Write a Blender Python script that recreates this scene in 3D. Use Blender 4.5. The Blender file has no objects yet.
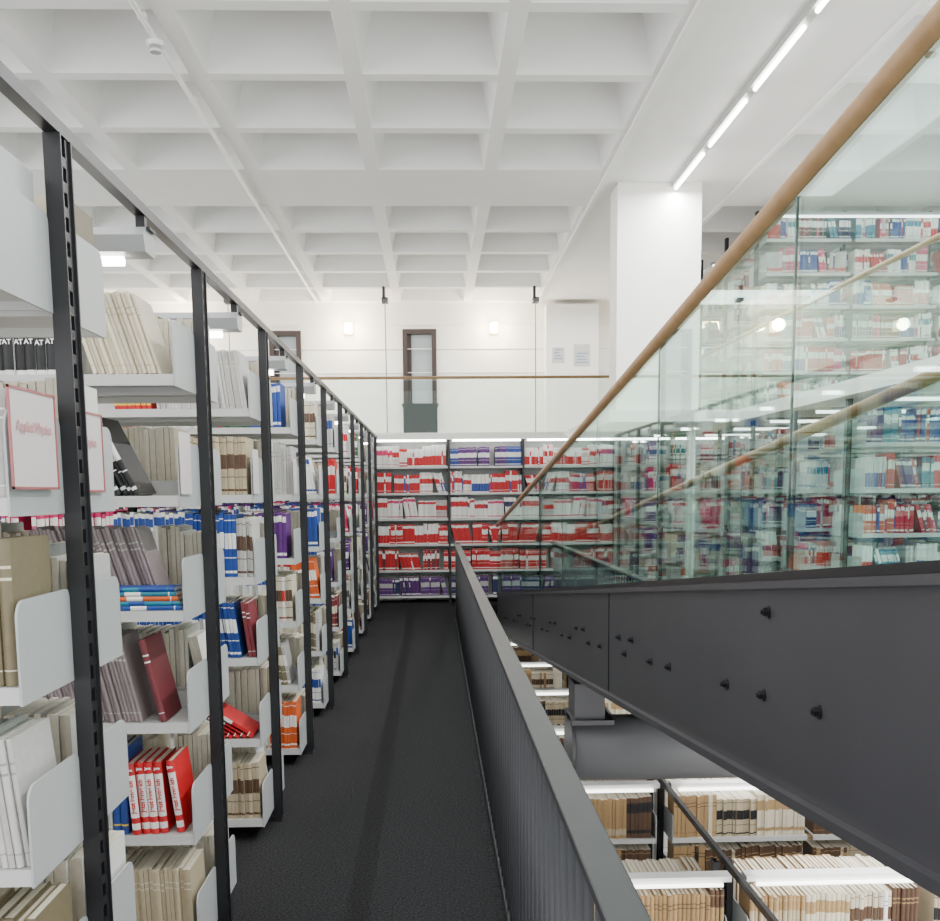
import bpy, math, random
from mathutils import Matrix, Vector
random.seed(7)
COL=bpy.context.scene.collection
pi=math.pi

# ---------------------------------------------------------------- camera
f,yaw,pit,roll,cy,zc=1033.36,.0337,.1240,-.0094,621.14,1.5615
r0=Vector((math.cos(yaw),-math.sin(yaw),0))
f0=Vector((math.sin(yaw)*math.cos(pit),math.cos(yaw)*math.cos(pit),-math.sin(pit)))
u0=Vector((math.sin(yaw)*math.sin(pit),math.cos(yaw)*math.sin(pit),math.cos(pit)))
R=math.cos(roll)*r0+math.sin(roll)*u0
U=-math.sin(roll)*r0+math.cos(roll)*u0
cd=bpy.data.cameras.new('camera'); cam=bpy.data.objects.new('camera',cd); COL.objects.link(cam)
M=Matrix.Identity(4)
for i in range(3):
    M[i][0]=R[i]; M[i][1]=U[i]; M[i][2]=-f0[i]
M[2][3]=zc
cam.matrix_world=M
cd.sensor_fit='HORIZONTAL'; cd.sensor_width=36; cd.lens=f*36/940
cd.shift_x=0; cd.shift_y=(cy-460.5)/940; cd.clip_start=.05; cd.clip_end=200
bpy.context.scene.camera=cam

# ---------------------------------------------------------------- materials
def lin(c):
    return tuple(((v/255)/12.92 if v/255<=.04045 else ((v/255+.055)/1.055)**2.4) for v in c)
def mat(name,c,rough=.5,metal=0,noise=0,scale=20,bump=0,spec=.5,emit=0,attr=False,detail=4):
    m=bpy.data.materials.new(name); m.use_nodes=True
    nt=m.node_tree; b=nt.nodes['Principled BSDF']
    b.inputs['Roughness'].default_value=rough; b.inputs['Metallic'].default_value=metal
    b.inputs['Specular IOR Level'].default_value=spec
    L=lin(c) if c else (1,1,1)
    tc=nt.nodes.new('ShaderNodeTexCoord')
    n=nt.nodes.new('ShaderNodeTexNoise'); n.inputs['Scale'].default_value=scale; n.inputs['Detail'].default_value=detail
    nt.links.new(tc.outputs['Object'],n.inputs['Vector'])
    mr=nt.nodes.new('ShaderNodeMapRange'); mr.inputs['From Min'].default_value=.3; mr.inputs['From Max'].default_value=.7
    mr.inputs['To Min'].default_value=1-noise; mr.inputs['To Max'].default_value=1+noise
    nt.links.new(n.outputs['Fac'],mr.inputs['Value'])
    mx=nt.nodes.new('ShaderNodeVectorMath'); mx.operation='SCALE'
    if attr:
        a=nt.nodes.new('ShaderNodeAttribute'); a.attribute_name='Col'
        nt.links.new(a.outputs['Color'],mx.inputs[0])
    else: mx.inputs[0].default_value=L
    nt.links.new(mr.outputs['Result'],mx.inputs['Scale'])
    nt.links.new(mx.outputs['Vector'],b.inputs['Base Color'])
    if bump:
        bp=nt.nodes.new('ShaderNodeBump'); bp.inputs['Strength'].default_value=bump; bp.inputs['Distance'].default_value=.01
        nt.links.new(n.outputs['Fac'],bp.inputs['Height']); nt.links.new(bp.outputs['Normal'],b.inputs['Normal'])
    if emit:
        b.inputs['Emission Color'].default_value=(*L,1); b.inputs['Emission Strength'].default_value=emit
    return m
def glass_mat(name,tint,F0,gain):
    m=bpy.data.materials.new(name); m.use_nodes=True; nt=m.node_tree
    for n in list(nt.nodes): nt.nodes.remove(n)
    N=nt.nodes.new; Lk=nt.links.new
    o=N('ShaderNodeOutputMaterial'); t=N('ShaderNodeBsdfTransparent'); g=N('ShaderNodeBsdfGlossy'); mx=N('ShaderNodeMixShader')
    t.inputs['Color'].default_value=(*tint,1); g.inputs['Roughness'].default_value=.0; g.inputs['Color'].default_value=(.84,1,.94,1)
    ge=N('ShaderNodeNewGeometry'); dt=N('ShaderNodeVectorMath'); dt.operation='DOT_PRODUCT'
    Lk(ge.outputs['Normal'],dt.inputs[0]); Lk(ge.outputs['Incoming'],dt.inputs[1])
    def mth(op,a,bv=None):
        q=N('ShaderNodeMath'); q.operation=op
        if isinstance(a,(int,float)): q.inputs[0].default_value=a
        else: Lk(a,q.inputs[0])
        if bv is not None: q.inputs[1].default_value=bv
        return q.outputs[0]
    ab=mth('ABSOLUTE',dt.outputs['Value']); sb=N('ShaderNodeMath'); sb.operation='SUBTRACT'; sb.inputs[0].default_value=1; Lk(ab,sb.inputs[1])
    pw=mth('POWER',sb.outputs[0],5.0); ml=mth('MULTIPLY',pw,gain); ad=mth('ADD',ml,F0)
    Lk(ad,mx.inputs[0]); Lk(t.outputs[0],mx.inputs[1]); Lk(g.outputs[0],mx.inputs[2])
    Lk(mx.outputs[0],o.inputs['Surface']); return m
M_ceil=mat('painted_concrete',(235,235,234),.8,noise=.015,scale=3)
M_wall=mat('white_wall_paint',(236,235,230),.7,noise=.015,scale=2)
M_carpet=mat('charcoal_carpet',(42,42,43),.97,noise=.6,scale=110,bump=.5,spec=.03,detail=3)
M_low=mat('lower_floor_vinyl',(190,188,180),.6,noise=.05,scale=5)
M_post=mat('black_steel',(14,15,20),.45,noise=.05,scale=30)
M_shelf=mat('light_grey_enamel',(190,191,189),.4,noise=.01,scale=8)
M_plate=mat('pale_grey_enamel',(166,170,170),.4,noise=.01,scale=8)
M_beam=mat('anthracite_paint',(56,56,60),.42,noise=.08,scale=4)
M_rail=mat('dark_grey_paint',(44,45,48),.55,noise=.05,scale=12,spec=.25)
M_bar=mat('railing_bar_paint',(58,59,62),.5,noise=.05,scale=12,spec=.3)
M_wood=mat('pale_oak',(152,120,84),.4,noise=.12,scale=14)
M_glass=glass_mat('balustrade_glass',(.86,.95,.925),.045,.9)
M_glassg=glass_mat('gallery_glass',(.93,.975,.96),.012,.6)
M_gedge=mat('glass_joint_seal',(30,48,46),.3)
M_tube=mat('tube_glow',(255,253,248),.5,emit=16)
M_tubel=mat('tube_glow_soft',(255,253,248),.5,emit=5)
M_lum=mat('luminaire_grey',(150,152,152),.4)
M_white=mat('white_enamel',(240,240,238),.4)
M_book=mat('book_cloth',None,.55,noise=.06,scale=60,attr=True)
M_paper=mat('paper_pages',(220,212,192),.8,noise=.06,scale=120)
M_frame=mat('dark_brown_frame',(42,28,24),.5)
M_dark=mat('dark_cabinet_paint',(14,15,16),.5)
M_pane=mat('window_pane',(150,158,160),.15,emit=.35)
M_scn=mat('sconce_glow',(255,222,172),.5,emit=20)
M_bolt=mat('bolt_steel',(30,30,33),.35,metal=.4)
M_inkr=mat('red_ink',(196,140,144),.5)
M_inkd=mat('deep_red_ink',(190,24,34),.5)
M_inkw=mat('white_ink',(240,240,240),.5)
M_inkb=mat('blue_ink',(130,146,176),.5)
M_card=mat('sign_card',(206,196,197),.35)
M_tape=mat('red_frame_plastic',(160,84,86),.35)
M_grey=mat('grey_duct_paint',(116,117,120),.38)

# ---------------------------------------------------------------- mesh helpers
class B:
    def __init__(s): s.v=[];s.f=[];s.c=[]
    def quadbox(s,p,col=None):
        n=len(s.v); s.v+=p
        for q in ((3,2,1,0),(4,5,6,7),(0,1,5,4),(1,2,6,5),(2,3,7,6),(3,0,4,7)):
            s.f.append([n+i for i in q]); s.c.append(col)
        return s
    def box(s,x0,x1,y0,y1,z0,z1,col=None):
        return s.quadbox([(x0,y0,z0),(x1,y0,z0),(x1,y1,z0),(x0,y1,z0),(x0,y0,z1),(x1,y0,z1),(x1,y1,z1),(x0,y1,z1)],col)
    def prism(s,prof,fn0,fn1,col=None):
        n=len(s.v); k=len(prof)
        s.v+=[fn0(a,b) for a,b in prof]+[fn1(a,b) for a,b in prof]
        s.f.append([n+i for i in range(k)][::-1]); s.c.append(col)
        s.f.append([n+k+i for i in range(k)]); s.c.append(col)
        for i in range(k):
            j=(i+1)%k; s.f.append([n+i,n+j,n+k+j,n+k+i]); s.c.append(col)
        return s
    def cyl(s,p0,p1,r,seg=12,col=None):
        p0=Vector(p0);p1=Vector(p1); d=(p1-p0).normalized()
        a=d.orthogonal().normalized(); b=d.cross(a)
        prof=[(math.cos(2*pi*i/seg)*r,math.sin(2*pi*i/seg)*r) for i in range(seg)]
        return s.prism(prof,lambda u,v:tuple(p0+a*u+b*v),lambda u,v:tuple(p1+a*u+b*v),col)
    def mesh(s,name,m,smooth=False):
        me=bpy.data.meshes.new(name); me.from_pydata(s.v,[],s.f); me.materials.append(m)
        if s.c and s.c[0] is not None:
            at=me.color_attributes.new('Col','FLOAT_COLOR','CORNER'); buf=[]
            for fc,c in zip(s.f,s.c): buf+= [c[0],c[1],c[2],1.0]*len(fc)
            at.data.foreach_set('color',buf)
        me.update()
        if smooth:
            me.polygons.foreach_set('use_smooth',[len(p.vertices)==4 for p in me.polygons])
        return me
def link(name,me,parent=None,loc=None,rot=None,plabel=None):
    o=bpy.data.objects.new(name,me); COL.objects.link(o)
    if loc is not None: o.location=loc
    if rot is not None: o.rotation_euler=rot
    if parent is not None: o.parent=parent
    if plabel: o['label']=plabel
    return o
def top(o,label,cat,group=None,kind=None):
    o['label']=label; o['category']=cat
    if group: o['group']=group
    if kind: o['kind']=kind
    return o
def struct(name,me,label=None):
    o=link(name,me); o['kind']='structure'
    if label: o['label']=label
    return o
def empty(name,loc,label,cat,group=None):
    o=bpy.data.objects.new(name,None); o.empty_display_size=.2; COL.objects.link(o); o.location=loc
    return top(o,label,cat,group)
def child(name,me,root,plabel=None):
    o=bpy.data.objects.new(name,me); COL.objects.link(o); o.parent=root
    o.matrix_parent_inverse=Matrix.Translation(-Vector(root.location))
    if plabel:o['label']=plabel
    return o
def bevel(o,w=.005,seg=2):
    b=o.modifiers.new('bevel','BEVEL'); b.width=w; b.segments=seg; b.limit_method='ANGLE'
    return o
_tx={}
def text_mesh(s,size,m,bold=0):
    key=(s,size,m.name)
    if key in _tx: return _tx[key]
    cu=bpy.data.curves.new('lettering','FONT'); cu.body=s; cu.size=size; cu.align_x='CENTER'; cu.align_y='CENTER'; cu.offset=bold
    cu.extrude=.0003; cu.space_line=.85
    o=bpy.data.objects.new('lettering_tmp',cu); COL.objects.link(o)
    dg=bpy.context.evaluated_depsgraph_get(); me=bpy.data.meshes.new_from_object(o.evaluated_get(dg))
    bpy.data.objects.remove(o); me.materials.clear(); me.materials.append(m); _tx[key]=me; return me

# ---------------------------------------------------------------- setting
CZ=4.8
cb=B()
def cell(x0,x1,y0,y1):
    r=.068; t=.11; D=.5
    n=len(cb.v)
    for k,z in ((0,CZ),(r,CZ),(r+t,CZ+D)):
        cb.v+= [(x0+k,y0+k,z),(x1-k,y0+k,z),(x1-k,y1-k,z),(x0+k,y1-k,z)]
    for l in (0,4):
        for i in range(4):
            j=(i+1)%4; cb.f.append([n+l+i,n+l+4+i,n+l+4+j,n+l+j]); cb.c.append(None)
    cb.f.append([n+11,n+10,n+9,n+8]); cb.c.append(None)
def flat(x0,x1,y0,y1,z=CZ):
    n=len(cb.v); cb.v+=[(x0,y0,z),(x1,y0,z),(x1,y1,z),(x0,y1,z)]; cb.f.append([n+3,n+2,n+1,n]); cb.c.append(None)
ys=[(11.0-1.2*(k+1),11.0-1.2*k) for k in range(12)]+[(12.2+1.2*k,12.2+1.2*(k+1)) for k in range(5)]
xs=[(1.82-1.2*(k+1),1.82-1.2*k) for k in range(9)]+[(3.3+1.2*k,4.5+1.2*k) for k in range(5)]
for a,b in xs:
    for c,d_ in ys: cell(a,b,c,d_)
flat(1.82,3.3,-3.4,18.3); flat(-9,1.82,11,12.2); flat(3.3,9.3,11,12.2); flat(-9,1.82,18.2,18.3); flat(3.3,9.3,18.2,18.3)
flat(-9,9.3,-3.4,18.3,CZ+.6)
struct('ceiling',cb.mesh('ceiling',M_ceil))
struct('trim_1',B().box(1.80,1.84,-3.4,18.2,CZ-.04,CZ).box(3.28,3.32,-3.4,18.2,CZ-.04,CZ).mesh('trim',M_ceil))
wb=B()
def wall_holes(y,x0,x1,z0,z1,holes,th=.2):
    holes=sorted(holes); x=x0
    for a,b,c,d_ in holes:
        wb.box(x,a,y,y+th,z0,z1); wb.box(a,b,y,y+th,z0,c); wb.box(a,b,y,y+th,d_,z1); x=b
    wb.box(x,x1,y,y+th,z0,z1)
wins=[(-2.78,-2.24,2.7,4.33),(-.50,.08,2.7,4.35),(3.9,4.5,2.7,4.33),(6.4,7.0,2.7,4.33)]
wall_holes(18.3,-9,9.3,2.42,CZ+.6,wins)
struct('wall_back',wb.mesh('wall',M_wall))
struct('wall_right',B().box(9.3,9.5,3.0,18.5,-2.8,CZ+.6).mesh('wall',M_wall))
struct('trim_2',B().box(-9,9.3,18.27,18.3,4.42,4.44).box(-9,9.3,18.28,18.3,3.62,3.63).box(-9,9.3,18.28,18.3,4.02,4.03).mesh('trim',M_wall))
struct('wall_below_gallery',B().box(-9,9.3,15.12,15.3,-2.8,2.3).mesh('wall',M_wall))
for i,(a,b,c,d_) in enumerate(wins):
    w=B(); 
    w.box(a,a+.08,18.22,18.42,c,d_).box(b-.08,b,18.22,18.42,c,d_).box(a+.08,b-.08,18.22,18.42,d_-.08,d_).box(a+.08,b-.08,18.22,18.42,c,c+.08)
    w.box(a+.08,a+.15,18.3,18.37,c+.08,d_-.08)
    o=struct('window_%d'%(i+1),w.mesh('window_frame',M_frame))
    link('window_glass',B().box(a+.15,b-.08,18.36,18.38,c+.08,d_-.08).mesh('pane',M_pane),parent=o)
struct('trim_3',B().box(1.95,2.85,18.0,18.3,2.42,4.72).mesh('pilaster',M_wall))
for i,(a,b,c,d_) in enumerate([(2.05,2.26,3.74,4.0),(2.42,2.70,3.68,4.05)]):
    po=link('notice',B().box(a,b,17.992,18.0,c,d_).mesh('notice',M_shelf)); top(po,'white paper notice with faint lines taped to the white pilaster','poster','notices on the pilaster')
    pb_=B()
    for q in range(4): pb_.box(a+.03+.02*(q%2),b-.03-.03*(q*7%3),17.988,17.992,c+.06+q*.05,c+.08+q*.05)
    link('printed_lines',pb_.mesh('printed_lines',M_inkb),po)
struct('floor',B().box(-9,.215,-3,15.12,-.3,0).box(.215,9.3,14.3,15.12,-.3,0).mesh('floor',M_carpet))
struct('floor_side',B().box(3.35,9.3,5.0,14.3,-.3,0).mesh('floor',M_carpet))
struct('floor_gallery',B().box(-9,9.3,15.12,18.3,2.3,2.42).box(3.3,9.3,4,15.12,2.3,2.42).box(1.9,3.3,11.25,15.12,2.3,2.42).mesh('floor',M_wall))
struct('floor_lower',B().box(-9,9.3,-3,15.12,-2.95,-2.8).mesh('floor',M_low))
struct('wall_column',B().box(1.99,2.89,11.35,11.8,2.42,CZ).box(2.80,2.88,11.4,11.48,-2.8,2.3).mesh('column',M_wall))

# ---------------------------------------------------------------- bookcases
LV=[.10,.47,.84,1.20,1.56,1.93]; H=2.3; DEP=.28; SEC=1.0
post_b=B()
post_b.box(-.018,.018,-.034,-.028,0,H).box(-.018,.018,.028,.034,0,H).box(-.018,-.010,-.028,.028,0,H)
post_b.box(.006,.012,-.028,-.010,0,H).box(.006,.012,.010,.028,0,H)
z=.04
while z<H-.03: post_b.box(.006,.012,-.010,.010,z,z+.02); z+=.05
post_b.box(-.02,.02,-.04,.04,0,.008)
me_post=post_b.mesh('upright',M_post)
def shelf_mesh(face,sec=SEC):
    s=B(); a,b=(-.034-DEP,-.034) if face>0 else (.034,.034+DEP)
    s.box(-sec+.022,-.022,a,b,-.012,0)
    if face>0: s.box(-sec+.022,-.022,a,a+.012,-.034,-.012)
    else: s.box(-sec+.022,-.022,b-.012,b,-.034,-.012)
    s.box(-sec+.022,-.022,(-.04 if face>0 else .034),(-.034 if face>0 else .04),-.03,.05)
    return s.mesh('shelf',M_shelf)
me_shelf={1:shelf_mesh(1),-1:shelf_mesh(-1)}
def plate_mesh(face):
    r=.035; pts=[(0,-.036),(DEP+.004,-.036)]
    for i in range(6):
        a=i/5*pi/2; pts.append((DEP+.004-r+r*math.cos(a),.165-r+r*math.sin(a)))
    for i in range(4):
        a=pi/2+i/3*pi/2; pts.append((.02+.02*math.cos(a),.145+.02*math.sin(a)))
    g=(lambda x:(lambda u,v:(x,-.034-u,v))) if face>0 else (lambda x:(lambda u,v:(x,.034+u,v)))
    b=B(); b.prism(pts,g(-.021),g(-.016)); return b.mesh('shelf_bracket',M_plate)
me_plate={1:plate_mesh(1),-1:plate_mesh(-1)}
me_brace=B().box(-SEC,0,-.006,.006,.02,.06).mesh('foot_brace',M_post)
def bookcase(loc,nsec,sgn,label,group,faces=(1,-1),levels=LV,name='bookcase'):
    root=empty(name,loc,label,'bookcase',group)
    if sgn>0: root.rotation_euler=(0,0,pi)
    for i in range(nsec+1): link('upright',me_post,root,(-SEC*i,0,0))
    for i in range(nsec):
        for fc in faces:
            for z in levels:
                link('shelf',me_shelf[fc],root,(-SEC*i,0,z))
                if i==0: link('shelf_bracket',me_plate[fc],root,(0,0,z))
        link('foot_brace',me_brace,root,(-SEC*i,0,0))
    return root

# ---------------------------------------------------------------- books
C={k:lin(v) for k,v in dict(cream=(210,201,178),beige=(180,166,138),tan=(164,134,92),brown=(84,60,42),olive=(110,100,76),white=(228,228,224),
 grey=(140,140,140),lgrey=(182,180,177),maroon=(112,38,46),black=(18,18,22),navy=(20,30,80),blue=(22,62,140),teal=(20,120,145),red=(190,16,26),
 pink=(200,30,96),purple=(84,30,108),orange=(210,92,34),green=(30,84,54),dgreen=(24,52,42),mauve=(140,126,128),yellow=(222,186,52),dgrey=(70,70,72),page=(214,206,186)).items()}
BANDS={0:[(0,1,0)],1:[(0,.08,0),(.08,.24,1),(.24,1,0)],2:[(0,.12,0),(.12,.2,1),(.2,.62,0),(.62,.86,1),(.86,1,0)],3:[(0,.05,0),(.05,.5,1),(.5,1,0)],4:[(0,.1,0),(.1,.12,1),(.12,.55,0),(.55,.8,1),(.8,1,0)],
 5:[(0,.06,0),(.06,.1,1),(.1,.3,0),(.3,.315,1),(.315,.45,0),(.45,.7,1),(.7,.9,0),(.9,.915,1),(.915,1,0)],6:[(0,.1,0),(.1,.11,1),(.11,.72,0),(.72,.74,1),(.74,.8,0),(.8,.82,1),(.82,1,0)],
 7:[(0,.06,0),(.06,.12,1),(.12,.8,0),(.8,.93,1),(.93,1,0)],8:[(0,.07,0),(.07,.16,1),(.16,.24,0),(.24,.84,1),(.84,1,0)]}
def cover_mesh(t,h,d,main,lab,style):
    b=B(); c=min(.0025,t*.12); k=6
    arc=[(t*i/k, -math.sin(pi*i/k)*min(.008,t*.3)) for i in range(k+1)]
    outer=arc+[(t,d)]; inner=[(t-c,d),(t-c,c),(c,c),(c,d),(0,d)]
    prof=outer+inner; n=len(prof)
    lv=[0]+[x[1] for x in BANDS[style]]
    for q in lv: b.v+=[(x,y,q*h) for x,y in prof]
    for li in range(len(lv)-1):
        for i in range(n):
            j=(i+1)%n; col=(lab if BANDS[style][li][2] else main) if i<k else main
            b.f.append([li*n+i,li*n+j,(li+1)*n+j,(li+1)*n+i]); b.c.append(col)
    b.f.append(list(range(n))[::-1]); b.c.append(main)
    b.f.append([(len(lv)-1)*n+i for i in range(n)]); b.c.append(main)
    return b.mesh('book_cover',M_book)
def page_mesh(t,h,d):
    c=min(.0025,t*.12); return B().box(c,t-c,c+.0005,d-.004,.002,h-.004).mesh('page_block',M_paper)
def stuff_book(b,s):
    t,h,d=s['t'],s['h'],s['d']; a=-s['ang']; ca,sa=math.cos(a),math.sin(a); fc=s['face']
    lv=[0]+[x[1] for x in BANDS[s['style']]]
    n=len(b.v)
    def T(x,y,z):
        return (s['x']+x*ca+z*sa, s['y']+y*fc, s['z']-x*sa+z*ca)
    for q in lv:
        for x,y in ((0,0),(t,0),(t,d),(0,d)): b.v.append(T(x,y,q*h))
    m,l=s['main'],s['lab']; L=len(lv)-1
    def F(q,c): b.f.append(q if fc>0 else q[::-1]); b.c.append(c)
    for li in range(L): F([n+li*4,n+li*4+1,n+li*4+5,n+li*4+4], l if BANDS[s['style']][li][2] else m)
    T4=n+L*4
    F([n+1,n+2,T4+2,T4+1],m); F([n+3,n,T4,T4+3],m); F([n+2,n+3,T4+3,T4+2],C['page']); F([T4,T4+1,T4+2,T4+3],C['page']); F([n,n+3,n+2,n+1],m)
def jit(c,a=.2):
    k=1+random.uniform(-a,a*.6); return tuple(min(1,v*k) for v in c)
def put(out,x,y,z,t,h,d,main,lab,style,ang=0,face=1,txt=None):
    out.append(dict(x=x,y=y,z=z,t=t,h=h,d=d,main=main,lab=lab,style=style,ang=ang,face=face,txt=txt))
def runs(out,x,xr,z,yf,face,rl,mix=0,pal=None,dd=.2):
    for r in rl:
        n,t,h,main,lab,st,ang=r[:7]; txt=r[7] if len(r)>7 else None
        if ang: x+=h*math.sin(ang)*.95
        for i in range(n):
            w=t*random.uniform(.8,1.2) if not txt else t
            if x+w/math.cos(ang)>xr: return x
            mm,ll,ss=main,lab,st
            if mix and random.random()<mix: mm,ll,ss,_=random.choice(pal)
            put(out,x,yf+face*random.uniform(.008,.03),z+.001,w,h*random.uniform(.965,1.01),dd,jit(C[mm]),jit(C[ll],.06),ss,ang,face,txt)
            x+=w/math.cos(ang)+.0014
    return x
PAL_LEFT=[('lgrey','grey',6,.012),('mauve','lgrey',6,.013),('cream','beige',6,.012),('white','red',5,.016),('white','blue',5,.016),('blue','white',7,.018),('navy','white',7,.02),('maroon','cream',5,.02),
 ('beige','brown',5,.018),('grey','white',1,.016),('white','black',3,.02),('white','blue',7,.016),('purple','white',7,.018),('pink','white',4,.016),('olive','cream',5,.02),('lgrey','blue',4,.016),('red','white',4,.018),('lgrey','white',5,.014),('cream','brown',5,.018),('lgrey','grey',6,.012),('white','grey',5,.013),('cream','lgrey',6,.013),('lgrey','black',5,.014),('green','white',5,.018),('orange','white',5,.016)]
PAL_GREY=[('lgrey','grey',6,.012),('beige','brown',6,.016),('grey','lgrey',6,.014),('cream','beige',6,.012),('white','blue',5,.016),('olive','cream',5,.02),('lgrey','white',5,.014)]
PAL_PINK=[('pink','white',7,.016),('white','pink',7,.016),('purple','white',7,.018),('white','blue',7,.016),('blue','white',7,.018),('purple','white',5,.016)]
PAL_FAR=[('red','white',4,.018),('white','red',3,.016),('white','red',5,.016),('red','white',7,.018),('blue','white',7,.018),('white','blue',3,.016),('navy','white',5,.02),('purple','white',7,.018),('pink','white',5,.018),('lgrey','red',1,.018),('white','teal',4,.02),('grey','white',5,.018),('orange','white',5,.018),('teal','white',4,.02),('dgreen','white',5,.02),('maroon','white',5,.02)]
FARL={5:[('white','red',3,.018),('white','pink',4,.018),('red','white',8,.02),('white','red',5,.018)],4:[('white','red',5,.016),('blue','white',7,.018),('red','white',4,.02),('white','blue',3,.018)],
 3:[('white','red',4,.016),('white','pink',7,.016),('white','navy',4,.018),('white','red',7,.016),('lgrey','red',5,.016)],2:[('red','white',7,.018),('red','white',5,.018),('white','red',3,.018)],1:[('red','white',7,.02),('white','red',4,.018),('red','white',5,.018),('maroon','white',4,.018)],0:[('navy','white',7,.018),('purple','white',7,.018),('purple','lgrey',5,.018),('navy','lgrey',5,.018)]}
FARTOP2=[('blue','white',5,.018),('navy','white',5,.018),('purple','white',5,.018)]
PAL_LOW=[('cream','brown',5,.024),('brown','tan',2,.024),('cream','green',1,.024),('tan','brown',6,.024),('beige','black',5,.022),('tan','beige',5,.024),('brown','tan',5,.024),('cream','tan',2,.024),('tan','beige',1,.024),('brown','black',2,.026),('brown','tan',6,.024),('white','grey',6,.022),('tan','brown',5,.024),('cream','beige',6,.024)]
def fill(out,xl,xr,z,yf,face,pal,lean=.25,hs=(.22,.29),nr=(4,11),gap=.1,mix=.08):
    x=xl
    while x<xr-.03:
        m,l,st,t=random.choice(pal); h=random.uniform(*hs); ang=random.uniform(.12,.33) if random.random()<lean else 0
        x=runs(out,x,xr,z,yf,face,[(random.randint(*nr),t,h,m,l,st,ang)],mix,pal)
        if random.random()<gap: x+=random.uniform(.02,.08)
        if x>xr-.05: break

BK=[]
XP=-.771; Y0=2.2786; D=1.3
for n in range(10):
    y=Y0+n*D; ns=1 if n<2 else (2 if n<5 else 3)
    bookcase((XP,y,0),ns,-1,'black steel bookcase with pale grey shelves beside the carpet aisle','bookcases along the carpet aisle',levels=LV if n else LV[:5]+[1.975])
YF=lambda n:Y0+n*D-.034-DEP
xr=XP-.024
def row_runs(n,lev,start,rl,yo=0,dd=.2): runs(BK,start,xr,LV[lev],YF(n)+yo,1,rl,dd=dd)
row_runs(0,3,-1.10,[(3,.04,.27,'beige','brown',5,0),(1,.03,.285,'cream','beige',6,0),(2,.026,.285,'olive','beige',6,0),(1,.028,.28,'brown','cream',6,0),(1,.022,.28,'beige','brown',6,0),(2,.024,.28,'olive','cream',6,0)])
row_runs(0,2,-1.12,[(24,.0125,.265,'lgrey','grey',6,.1)])
row_runs(0,1,-1.10,[(3,.03,.26,'cream','brown',1,0),(4,.024,.25,'beige','brown',6,0),(5,.024,.26,'olive','cream',6,0)])
row_runs(0,0,-1.10,[(9,.034,.25,'beige','cream',6,0)])
row_runs(0,4,-1.10,[(5,.03,.20,'cream','lgrey',6,0),(5,.028,.2,'lgrey','white',6,0)])
row_runs(1,5,-1.50,[(12,.031,.27,'white','black',3,0,'AT'),(15,.012,.26,'cream','beige',6,.3)])
row_runs(1,4,-1.66,[(7,.018,.27,'white','red',5,0),(10,.018,.25,'lgrey','black',5,0),(15,.018,.26,'black','white',5,.45)])
row_runs(1,3,-1.66,[(9,.016,.24,'green','cream',5,0),(12,.015,.22,'pink','white',4,0),(28,.0105,.27,'mauve','lgrey',6,.3)],yo=.10,dd=.15)
row_runs(1,2,-1.66,[(10,.018,.25,'purple','white',7,0),(10,.016,.25,'red','white',4,0),(24,.011,.28,'mauve','lgrey',6,.22),(1,.018,.27,'maroon','white',6,.22)])
row_runs(1,1,-1.66,[(14,.016,.27,'grey','lgrey',6,0),(26,.0125,.25,'lgrey','white',6,0),(2,.024,.28,'blue','yellow',4,0),(4,.0265,.24,'red','white',8,.06,'Jetzt lerne ich'),(1,.024,.24,'red','white',8,.12,'Jetzt lerne ich')])
row_runs(1,0,-1.66,[(9,.02,.25,'blue','white',7,0),(56,.0115,.25,'beige','cream',6,.03)])
row_runs(2,5,-1.4,[(8,.018,.26,'red','yellow',5,.12),(30,.012,.25,'lgrey','cream',6,.12)])
row_runs(2,4,-1.75,[(16,.016,.27,'white','blue',5,0),(14,.015,.25,'lgrey','grey',5,0),(26,.015,.25,'beige','brown',5,0)])
row_runs(2,3,-1.75,[(20,.016,.29,'pink','white',7,0),(18,.015,.285,'white','blue',7,0),(13,.016,.28,'blue','white',5,0),(10,.014,.26,'lgrey','brown',5,0)])
row_runs(2,2,-1.75,[(18,.016,.26,'navy','white',7,0),(20,.015,.26,'white','blue',5,0),(13,.015,.25,'blue','white',5,.12),(6,.013,.25,'maroon','white',6,.12)])
row_runs(2,1,-1.75,[(20,.018,.26,'beige','brown',5,0),(11,.012,.24,'lgrey','white',6,0)])
row_runs(2,0,-1.75,[(24,.018,.25,'olive','brown',5,0),(34,.015,.26,'beige','brown',5,0)])
for i in range(5): put(BK,-.955+.03*i,YF(2)+.02,LV[1]+.001,.0245,.2,.2,jit(C['red']),C['white'],4,1.0,1)
ST=[]
for n in range(3,10):
    for lev in range(6):
        pal={3:PAL_PINK,4:PAL_LEFT,5:PAL_LEFT,2:PAL_LEFT+PAL_PINK}.get(lev,PAL_GREY+PAL_LEFT)
        for s in range(2):
            fill(ST,XP-(s+1)+.03,xr-s,LV[lev],YF(n),1,pal,lean=.08,hs=(.24,.29),nr=(6,14),gap=.02,mix=.12)
for lev in range(6): fill(ST,XP-2+.03,xr-1,LV[lev],YF(2),1,PAL_PINK if lev==3 else PAL_LEFT,hs=(.27,.295) if lev==3 else (.22,.29),lean=0 if lev==3 else .1)
for n in range(0,10):
    for lev in range(6):
        zz=LV[lev] if (n or lev<5) else 1.975
        fill(ST,XP-1+.05,xr-.002,zz,Y0+n*D+.034+DEP,-1,PAL_GREY,lean=.1,hs=(.22,.27))

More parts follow.
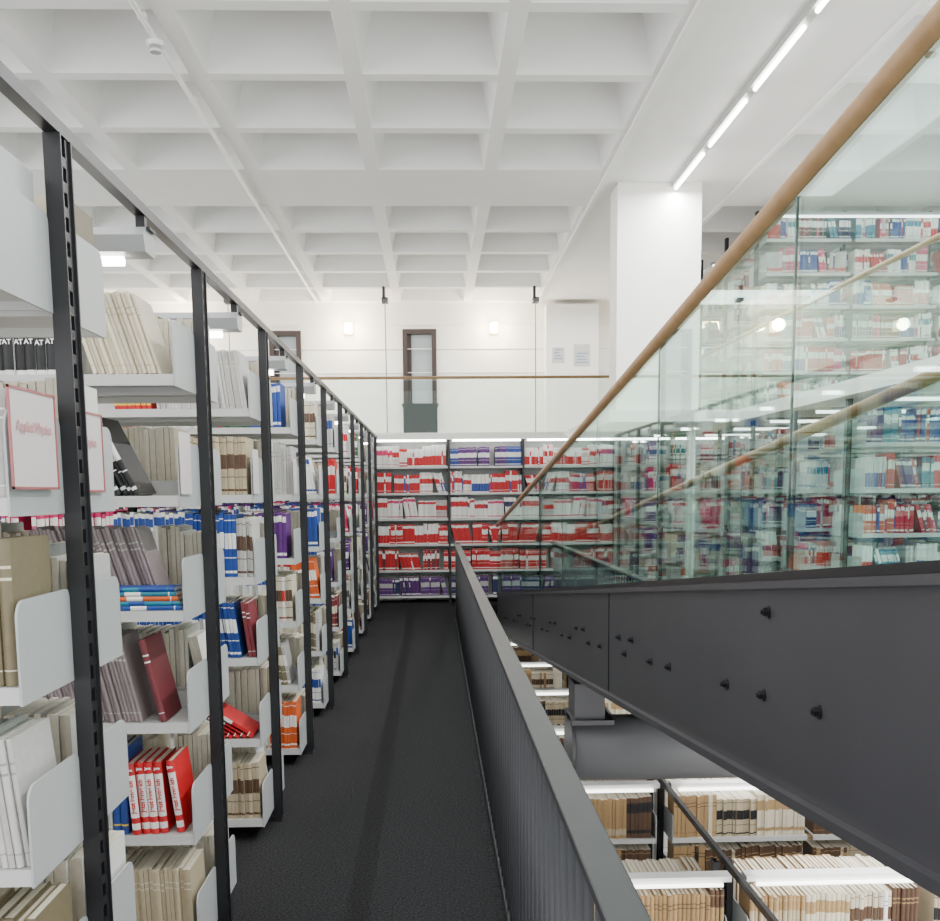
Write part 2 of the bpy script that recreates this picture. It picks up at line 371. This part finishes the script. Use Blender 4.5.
YB=15.0
me_wp=B().box(-1.05,-1.035,-.30,.03,0,2.3).box(-.015,0,-.30,.03,0,2.3).mesh('upright',M_post)
me_wb=B().box(-1.035,-.015,.0,.02,.05,2.28).mesh('back_panel',M_plate)
me_wc=B().box(-1.05,0,-.34,.03,2.3,2.34).mesh('canopy',M_white)
me_wt=B().cyl((-1.0,-.33,2.285),(-.04,-.33,2.285),.014,8).mesh('tube',M_tube)
me_ws=B().box(-1.035,-.015,-.29,0,-.03,0).mesh('shelf',M_shelf)
for k in range(9):
    x1=-.83+1.05*(k+1)
    rt=empty('wall_bookcase',(x1,YB,0),'black steel bookcase packed with red, white and blue volumes','bookcase','bookcases against the end wall')
    link('upright',me_wp,rt); link('back_panel',me_wb,rt); link('light_canopy',me_wc,rt); link('fluorescent_tube',me_wt,rt)
    for z in LV: link('shelf',me_ws,rt,(0,0,z))
    for q,z in enumerate(LV):
        fill(ST,x1-1.03,x1-.02,z,YB-.29,1,FARTOP2 if (k==1 and q==5) else (FARL[q] if k<3 else PAL_FAR),lean=.1,hs=(.24,.3),nr=(5,14),gap=.12,mix=.12)
def far_lum(x,y,z0,L):
    rt=empty('shelf_luminaire',(x,y,z0),'slim grey fluorescent luminaire running above a bookcase face','light','luminaires beyond the ramp')
    link('housing',B().box(.02,L-.05,-.46,-.38,2.275,2.3).mesh('housing',M_lum),rt); link('fluorescent_tube',B().cyl((.05,-.42,2.26),(L-.1,-.42,2.26),.014,8).mesh('tube',M_tubel),rt)
    link('hanger',B().box(.4,.43,-.42,0,2.3,2.31).box(2.4,2.43,-.42,0,2.3,2.31).mesh('hanger',M_post),rt)
for k in range(5):
    y=8.6+1.3*k
    bookcase((3.45,y,0),5,1,'black steel bookcase with colourful volumes beyond the glass ramp','bookcases beyond the ramp')
    far_lum(3.45,y,0,5)
    for s in range(5):
        for z in LV: fill(ST,3.45+s+.03,3.45+s+.97,z,y-.034-DEP,1,PAL_FAR,lean=.1,mix=.15,nr=(4,12),gap=.03)
for k in range(3):
    y=12.2+1.25*k
    bookcase((3.75,y,2.42),5,1,'black steel bookcase standing on the upper gallery behind glass','bookcases on the upper gallery')
    far_lum(3.75,y,2.42-.12,5)
    for s in range(5):
        for z in LV: fill(ST,3.75+s+.03,3.75+s+.97,2.42+z,y-.034-DEP,1,PAL_FAR,lean=.1,mix=.15,nr=(4,12),gap=.03)

IND=BK[:300]; ST=BK[300:]+ST
def cname(c):
    best=min(C.items(),key=lambda kv:sum((a-b)**2 for a,b in zip(kv[1],c)))[0]
    return {'lgrey':'pale grey','dgreen':'dark green','dgrey':'dark grey','page':'cream','navy':'navy'}.get(best,best)
for s in IND:
    o=link('book',cover_mesh(s['t'],s['h'],s['d'],s['main'],s['lab'],s['style']),None,(s['x'],s['y'],s['z']),(0,-s['ang'],0))
    pos='leaning over' if s['ang']>.1 else 'standing upright'
    top(o,'%s volume with %s spine, %s on shelf'%(cname(s['main']),cname(s['lab'])+'-marked',pos),'book','books on the aisle bookcases')
    link('page_block',page_mesh(s['t'],s['h'],s['d']),o)
    if s['txt']=='AT':
        link('spine_lettering',text_mesh('AT',.021,M_inkw,.0005),o,(s['t']/2,-.0092,s['h']*.36),(pi/2,0,0))
    elif s['txt']:
        link('spine_lettering',text_mesh(s['txt'],.0195,M_inkd,.0006),o,(s['t']/2,-.009,s['h']*.54),(pi/2,-pi/2,0))
        link('spine_lettering',text_mesh('Java',.012,M_inkw,.0004),o,(s['t']/2,-.009,s['h']*.92),(pi/2,0,0))
sb=B()
for s in ST: stuff_book(sb,s)
so=link('book',sb.mesh('books',M_book)); top(so,'hundreds of colourful bound volumes filling the more distant shelves','book','books on the aisle bookcases','stuff')
for i,(m,l) in enumerate([('blue','white'),('teal','blue'),('orange','white'),('teal','white'),('blue','teal')]):
    o=link('book',cover_mesh(.014,.2,.092,jit(C[m]),C[l],4),None,(-.80-.006*i,YF(0)+D+.010+.002*i,LV[3]+.001+.0145*i),(0,-pi/2,0))
    top(o,'%s paperback lying flat in a small stack'%m,'book','flat stack of paperbacks')
    link('page_block',page_mesh(.014,.2,.092),o)

o=link('tie_rail',B().box(XP-.015,XP+.015,-.6,14.3,H,H+.028).mesh('tie_rail',M_post)); top(o,'long black steel tie bar running along the bookcase tops','rail')
pr=[(-.045,-.10),(.045,-.10),(.06,-.06),(.035,-.035),(-.035,-.035),(-.06,-.06)]
me_h=B().prism(pr,lambda u,v:(.02,u,v),lambda u,v:(-1.5,u,v)).mesh('housing',M_lum)
me_t=B().cyl((-.05,0,-.115),(-1.45,0,-.115),.013).mesh('tube',M_tube)
me_g=B().box(-.012,.012,-.012,.012,-.036,0).box(-.03,.03,-.03,.03,-.040,-.034).mesh('hanger',M_post)
for n in range(-1,9):
    y=Y0+n*D+.62
    rt=empty('shelf_luminaire',(XP,y,2.3),'grey fluorescent luminaire hung under the tie bar between bookcases','light','luminaires between bookcases')
    link('housing',me_h,rt); link('fluorescent_tube',me_t,rt); link('hanger',me_g,rt)

def sign(loc,w,h,texts,label,border=True):
    rt=empty('sign_holder',loc,label,'sign','shelf signs')
    rt.rotation_euler=(0,0,pi/2)
    if border:
        fr=B(); fr.box(0,w,-.004,0,0,.005).box(0,w,-.004,0,h-.005,h).box(0,.005,-.004,0,0,h).box(w-.005,w,-.004,0,0,h)
        link('frame',fr.mesh('frame',M_tape),rt)
    link('card',B().box(.004,w-.004,-.002,0,.004,h-.004).mesh('card',M_card),rt)
    zz=h*.62
    for t_,sz in texts:
        link('lettering',text_mesh(t_,sz,M_inkr,.0004),rt,(w/2,-.0045,zz),(pi/2,0,0)); zz-=sz*1.5
    return rt
XS=XP-.010
sign((XS+.006,YF(0)-.02,1.575),.235,.19,[('Applied Physics',.028)],'white red-bordered shelf sign reading Applied Physics on a shelf end')
sign((XS,Y0+.04,1.57),.18,.18,[('Physics',.028)],'white red-bordered sign clipped to the rear shelf end')
for n in range(1,6):
    sign((XS,YF(n)-.02,LV[4]),.15,.2,[],'plain pale card sign clipped to a shelf end',False)
fb=B(); fb.box(-.99,-.80,YF(0)+.01,YF(0)+.25,1.976,1.976+.24)
o=bevel(link('file_box',fb.mesh('file_box',M_plate)),.006); top(o,'pale grey metal file box on the top shelf','box')

# ---------------------------------------------------------------- walkway railing
RE=12.7
rt=empty('walkway_railing',(.26,4,0),'dark grey steel railing with dense vertical bars and flat cap','railing')
bevel(child('cap',B().box(.238,.306,-1.5,RE,.93,.95).mesh('cap',M_rail),rt),.004)
sl=B(); y=-1.5
while y<RE: sl.cyl((.262,y,.0),(.262,y,.93),.009,10); y+=.115
child('bars',sl.mesh('bars',M_bar,True),rt)
child('bottom_rail',B().box(.248,.276,-1.5,RE,0,.018).mesh('bottom_rail',M_rail),rt)
struct('trim_4',B().box(.216,.30,-3,14.3,-.32,-.004).mesh('fascia',M_carpet))

# ---------------------------------------------------------------- ramp
SL=-.1
def zr(base,y): return base+SL*y
def slope_box(b,x0,x1,y0,y1,zb,zt):
    b.quadbox([(x0,y0,zr(zb,y0)),(x1,y0,zr(zb,y0)),(x1,y1,zr(zb,y1)),(x0,y1,zr(zb,y1)),(x0,y0,zr(zt,y0)),(x1,y0,zr(zt,y0)),(x1,y1,zr(zt,y1)),(x0,y1,zr(zt,y1))])
YA,YE=.3,14.25
rt=empty('ramp',(1.35,8,0),'sloping walkway ramp on deep anthracite steel beams with bolts','ramp')
b=B(); slope_box(b,.86,.88,YA,YE,1.07,1.57); slope_box(b,.845,.96,YA,YE,1.57,1.59); slope_box(b,.835,.96,YA,YE,1.045,1.07)
child('beam',b.mesh('beam',M_beam),rt)
b=B(); slope_box(b,1.80,1.82,YA,YE,1.07,1.57); slope_box(b,1.74,1.84,YA,YE,1.57,1.59); slope_box(b,1.74,1.85,YA,YE,1.045,1.07)
child('beam',b.mesh('beam',M_beam),rt)
b=B(); slope_box(b,.96,1.74,YA,YE,1.50,1.55); child('deck',b.mesh('deck',M_carpet),rt)
b=B()
for y in (1.5,5.05,9): b.box(.856,.862,y,y+.012,zr(1.075,y),zr(1.565,y))
child('splice_cover',b.mesh('splice',M_bolt),rt)
def bolt(y,z):
    b=B(); b.cyl((.86,y,z),(.856,y,z),.017,14); b.cyl((.856,y,z),(.844,y,z),.012,6); b.cyl((.844,y,z),(.838,y,z),.006,8)
    child('bolt',b.mesh('bolt',M_bolt),rt)
for y in (2.25,2.64,2.98,3.72,4.05,4.6,5.3,5.7,6.5,6.9,7.8,8.2,9.2,9.6,10.7,11.1,12.2,12.6): bolt(y,zr(1.29,y))
for y in (2.62,4.45,4.75,5.9,6.2,7.3,7.6,8.8,9.1,10.3,10.6): bolt(y,zr(1.51 if y<3 else 1.36+.0,y))
def ramp_bal(x,ztop,label,joint0):
    r=empty('glass_balustrade',(x,8,0),label,'railing')
    js=[joint0+1.5*i for i in range(-1,10)]
    js=[YA]+[j for j in js if YA+.2<j<YE-.2]+[YE]
    for a,c in zip(js,js[1:]):
        b=B(); slope_box(b,x-.006,x+.006,a+.003,c-.003,1.61,ztop-.03); child('glass_panel',b.mesh('glass_panel',M_glass),r)
        b=B(); slope_box(b,x-.003,x+.003,c-.003,c+.003,1.61,ztop-.03); child('glass_joint',b.mesh('glass_joint',M_gedge),r)
    b=B(); b.cyl((x,YA,zr(ztop,YA)),(x,YE,zr(ztop,YE)),.027,20); child('handrail',b.mesh('handrail',M_wood,True),r)
    b=B(); slope_box(b,x-.02,x+.02,YA,YE,1.591,1.612); child('base_channel',b.mesh('base_channel',M_bolt),r)
ramp_bal(.87,2.53,'clear glass balustrade with pale wooden handrail sloping along ramp',2.52)
ramp_bal(1.79,2.33,'second clear glass balustrade with wooden handrail beside the ramp',3.0)
rt=empty('tube_crossbeam',(1.5,6.45,-.28),'thick horizontal grey steel tube beam carrying the ramp','beam')
child('tube',B().cyl((.86,6.45,-.07),(3.4,6.45,-.07),.21,36).mesh('tube',M_grey,True),rt)
child('end_plate',B().cyl((.84,6.45,-.07),(.86,6.45,-.07),.225,36).mesh('end_plate',M_beam),rt)
child('saddle',B().box(.86,1.05,6.3,6.6,.12,.37).box(.84,1.1,6.25,6.65,.12,.15).mesh('saddle',M_beam),rt)

# ---------------------------------------------------------------- gallery balustrades
def gal(axis,a0,a1,fix,label):
    r=empty('glass_balustrade',((a0+a1)/2,fix,2.42) if axis=='x' else (fix,(a0+a1)/2,2.42),label,'railing')
    n=int((a1-a0)/1.5); w=(a1-a0)/n
    for i in range(n):
        p,q=a0+i*w+.006,a0+(i+1)*w-.006
        if axis=='x': m=B().box(p,q,fix-.005,fix+.005,2.42,3.19).mesh('glass_panel',M_glassg)
        else: m=B().box(fix-.005,fix+.005,p,q,2.42,3.19).mesh('glass_panel',M_glassg)
        child('glass_panel',m,r)
    P0,P1=((a0,fix,3.2),(a1,fix,3.2)) if axis=='x' else ((fix,a0,3.2),(fix,a1,3.2))
    child('handrail',B().cyl(P0,P1,.022,12).mesh('handrail',M_wood,True),r)
gal('x',-7.5,3.3,15.16,'clear glass balustrade with thin wooden handrail along gallery edge')
gal('y',4.0,15.1,3.34,'clear glass balustrade with wooden handrail on side gallery')

for x in (-1.42,1.07,4.9,-4.2):
    rt=empty('wall_sconce',(x,18.3,4.2),'small glowing wall sconce on the white gallery wall','lamp','wall sconces')
    child('back_plate',B().box(x-.05,x+.05,18.27,18.299,4.26,4.46).mesh('back_plate',M_white),rt)
    child('lamp_shade',B().cyl((x,18.19,4.28),(x,18.19,4.45),.075,20).mesh('lamp_shade',M_scn,True),rt)
    ld=bpy.data.lights.new('sconce_light','POINT'); ld.energy=70; ld.shadow_soft_size=.1; ld.color=(1,.84,.62)
    lo=bpy.data.objects.new('sconce_light',ld); COL.objects.link(lo); lo.location=(x,17.98,4.36)
for x in (-3.2,-.73,1.66):
    rt=empty('hanging_rod',(x,16.9,2.42),'thin steel rod with a dark ceiling bracket above the gallery','rod','hanging rods')
    child('rod',B().cyl((x,16.9,2.42),(x,16.9,4.8),.009,8).mesh('rod',M_grey),rt)
    child('bracket',B().box(x-.05,x+.05,16.8,17.0,4.55,4.62).box(x-.04,x-.01,16.85,16.95,4.55,4.8).mesh('bracket',M_post),rt)
o=link('cabinet',B().box(-.48,.08,17.2,17.6,2.42,2.98).box(-.50,.10,17.18,17.62,2.98,3.01).box(-.2,-.18,17.19,17.2,2.5,2.9).mesh('cabinet',M_dark)); top(o,'low dark cabinet on the gallery in front of the window','cabinet')

rt=empty('ceiling_conduit',(-1.93,8,4.8),'thin white cable conduit fixed along the coffered ceiling','pipe')
child('pipe',B().cyl((-1.93,-2,4.77),(-1.93,18.2,4.77),.02,10).mesh('pipe',M_white,True),rt)
b=B()
for k in range(12): b.box(-1.96,-1.90,k*1.5,k*1.5+.04,4.765,4.8)
child('clips',b.mesh('clips',M_white),rt)
rt=empty('smoke_detector',(-1.93,7.85,4.75),'round white smoke detector hanging below the conduit','smoke detector')
child('base',B().cyl((-1.93,7.85,4.752),(-1.93,7.85,4.72),.06,20).mesh('base',M_white),rt)
child('sensor_head',B().cyl((-1.93,7.85,4.72),(-1.93,7.85,4.68),.04,20).mesh('head',M_lum),rt)
for k in range(7):
    y1=11.3-1.35*k; y0=y1-1.1
    rt=empty('strip_light',(2.6,(y0+y1)/2,4.8),'white surface-mounted fluorescent batten on the flat ceiling band','light','ceiling strip lights')
    child('housing',B().box(2.565,2.635,y0-.12,y1+.12,4.745,4.8).mesh('housing',M_shelf),rt)
    child('fluorescent_tube',B().cyl((2.6,y0,4.725),(2.6,y1,4.725),.018,10).mesh('tube',M_tube),rt)
    ld=bpy.data.lights.new('strip_lamp','AREA'); ld.shape='RECTANGLE'; ld.size=.04; ld.size_y=1.1; ld.energy=60
    lo=bpy.data.objects.new('strip_lamp',ld); COL.objects.link(lo); lo.location=(2.6,(y0+y1)/2,4.70)

# ---------------------------------------------------------------- lower floor stacks
LB=[]
me_c1=B().box(-2,0,-.33,-.24,H,H+.03).mesh('canopy',M_white)
me_c2=B().box(-3,0,.24,.33,H,H+.03).mesh('canopy',M_white)
me_l1=B().cyl((-1.9,-.34,H-.01),(-.05,-.34,H-.01),.012,8).mesh('tube',M_tubel)
me_l2=B().cyl((-2.9,.34,H-.01),(-.05,.34,H-.01),.012,8).mesh('tube',M_tubel)
for k in range(6):
    y=5.23+1.75*k+.31
    rt=bookcase((1.55,y,-2.8),2,-1,'lower-floor steel bookcase with brown and cream bound volumes','lower floor bookcases')
    link('light_canopy',me_c1,rt); link('fluorescent_tube',me_l1,rt)
    rt=bookcase((1.63,y,-2.8),3,1,'lower-floor steel bookcase with brown and cream bound volumes','lower floor bookcases')
    link('light_canopy',me_c2,rt); link('fluorescent_tube',me_l2,rt)
    for lev in (5,4,3):
        zz=-2.8+LV[lev]
        for s in range(3): fill(LB,1.63+s+.03,1.63+s+.97,zz,y-.034-DEP,1,PAL_LOW,lean=0,hs=(.27,.32),nr=(8,22),gap=.02,mix=.05)
        fill(LB,.6,1.52,zz,y-.034-DEP,1,PAL_LOW,lean=0,hs=(.27,.32),nr=(8,20),gap=.02,mix=.05)
        if lev==5:
            for s in range(3): fill(LB,1.63+s+.03,1.63+s+.97,zz,y+.034+DEP,-1,PAL_LOW,lean=0,hs=(.27,.32),nr=(8,22),gap=.02,mix=.05)
            fill(LB,.6,1.52,zz,y+.034+DEP,-1,PAL_LOW,lean=0,hs=(.27,.32),nr=(8,20),gap=.02,mix=.05)
for s in LB[:300]:
    o=link('bound_volume',cover_mesh(s['t'],s['h'],s['d'],s['main'],s['lab'],s['style']),None,(s['x']+(s['t'] if s['face']<0 else 0),s['y'],s['z']),(0,0,0 if s['face']>0 else pi))
    top(o,'%s thick bound volume standing on a lower-floor shelf'%cname(s['main']),'book','bound volumes on the lower floor')
    link('page_block',page_mesh(s['t'],s['h'],s['d']),o)
sb=B()
for s in LB[300:]: stuff_book(sb,s)
o=link('bound_volume',sb.mesh('volumes',M_book)); top(o,'rows of brown and cream bound volumes on the lower floor','book','bound volumes on the lower floor','stuff')
o=link('tie_rail',B().box(1.578,1.602,2,14.2,-.5,-.46).mesh('tie_rail',M_post)); top(o,'dark steel tie bar along the tops of lower-floor bookcases','rail')

# ---------------------------------------------------------------- lights
w=bpy.data.worlds.new('world'); bpy.context.scene.world=w; w.use_nodes=True
bg=w.node_tree.nodes['Background']; bg.inputs[0].default_value=(.99,.995,1,1); bg.inputs[1].default_value=3.8
def area(loc,rot,sx,sy,e,c=(1,1,1)):  # added broad fill light to brighten a level, no fixture belongs to it
    ld=bpy.data.lights.new('fill_light','AREA'); ld.shape='RECTANGLE'; ld.size=sx; ld.size_y=sy; ld.energy=e; ld.color=c
    lo=bpy.data.objects.new('fill_light',ld); COL.objects.link(lo); lo.location=loc; lo.rotation_euler=rot
area((-.6,6,4.7),(0,0,0),4,11,430)
area((0,16.8,4.6),(0,0,0),9,1.2,180)
area((2.6,8,-.2),(0,0,0),1.6,9,110)
area((6,10,2.25),(0,0,0),4,8,180)
area((6,10,4.7),(0,0,0),4,8,110)
print(len(BK),len(ST),len(LB))
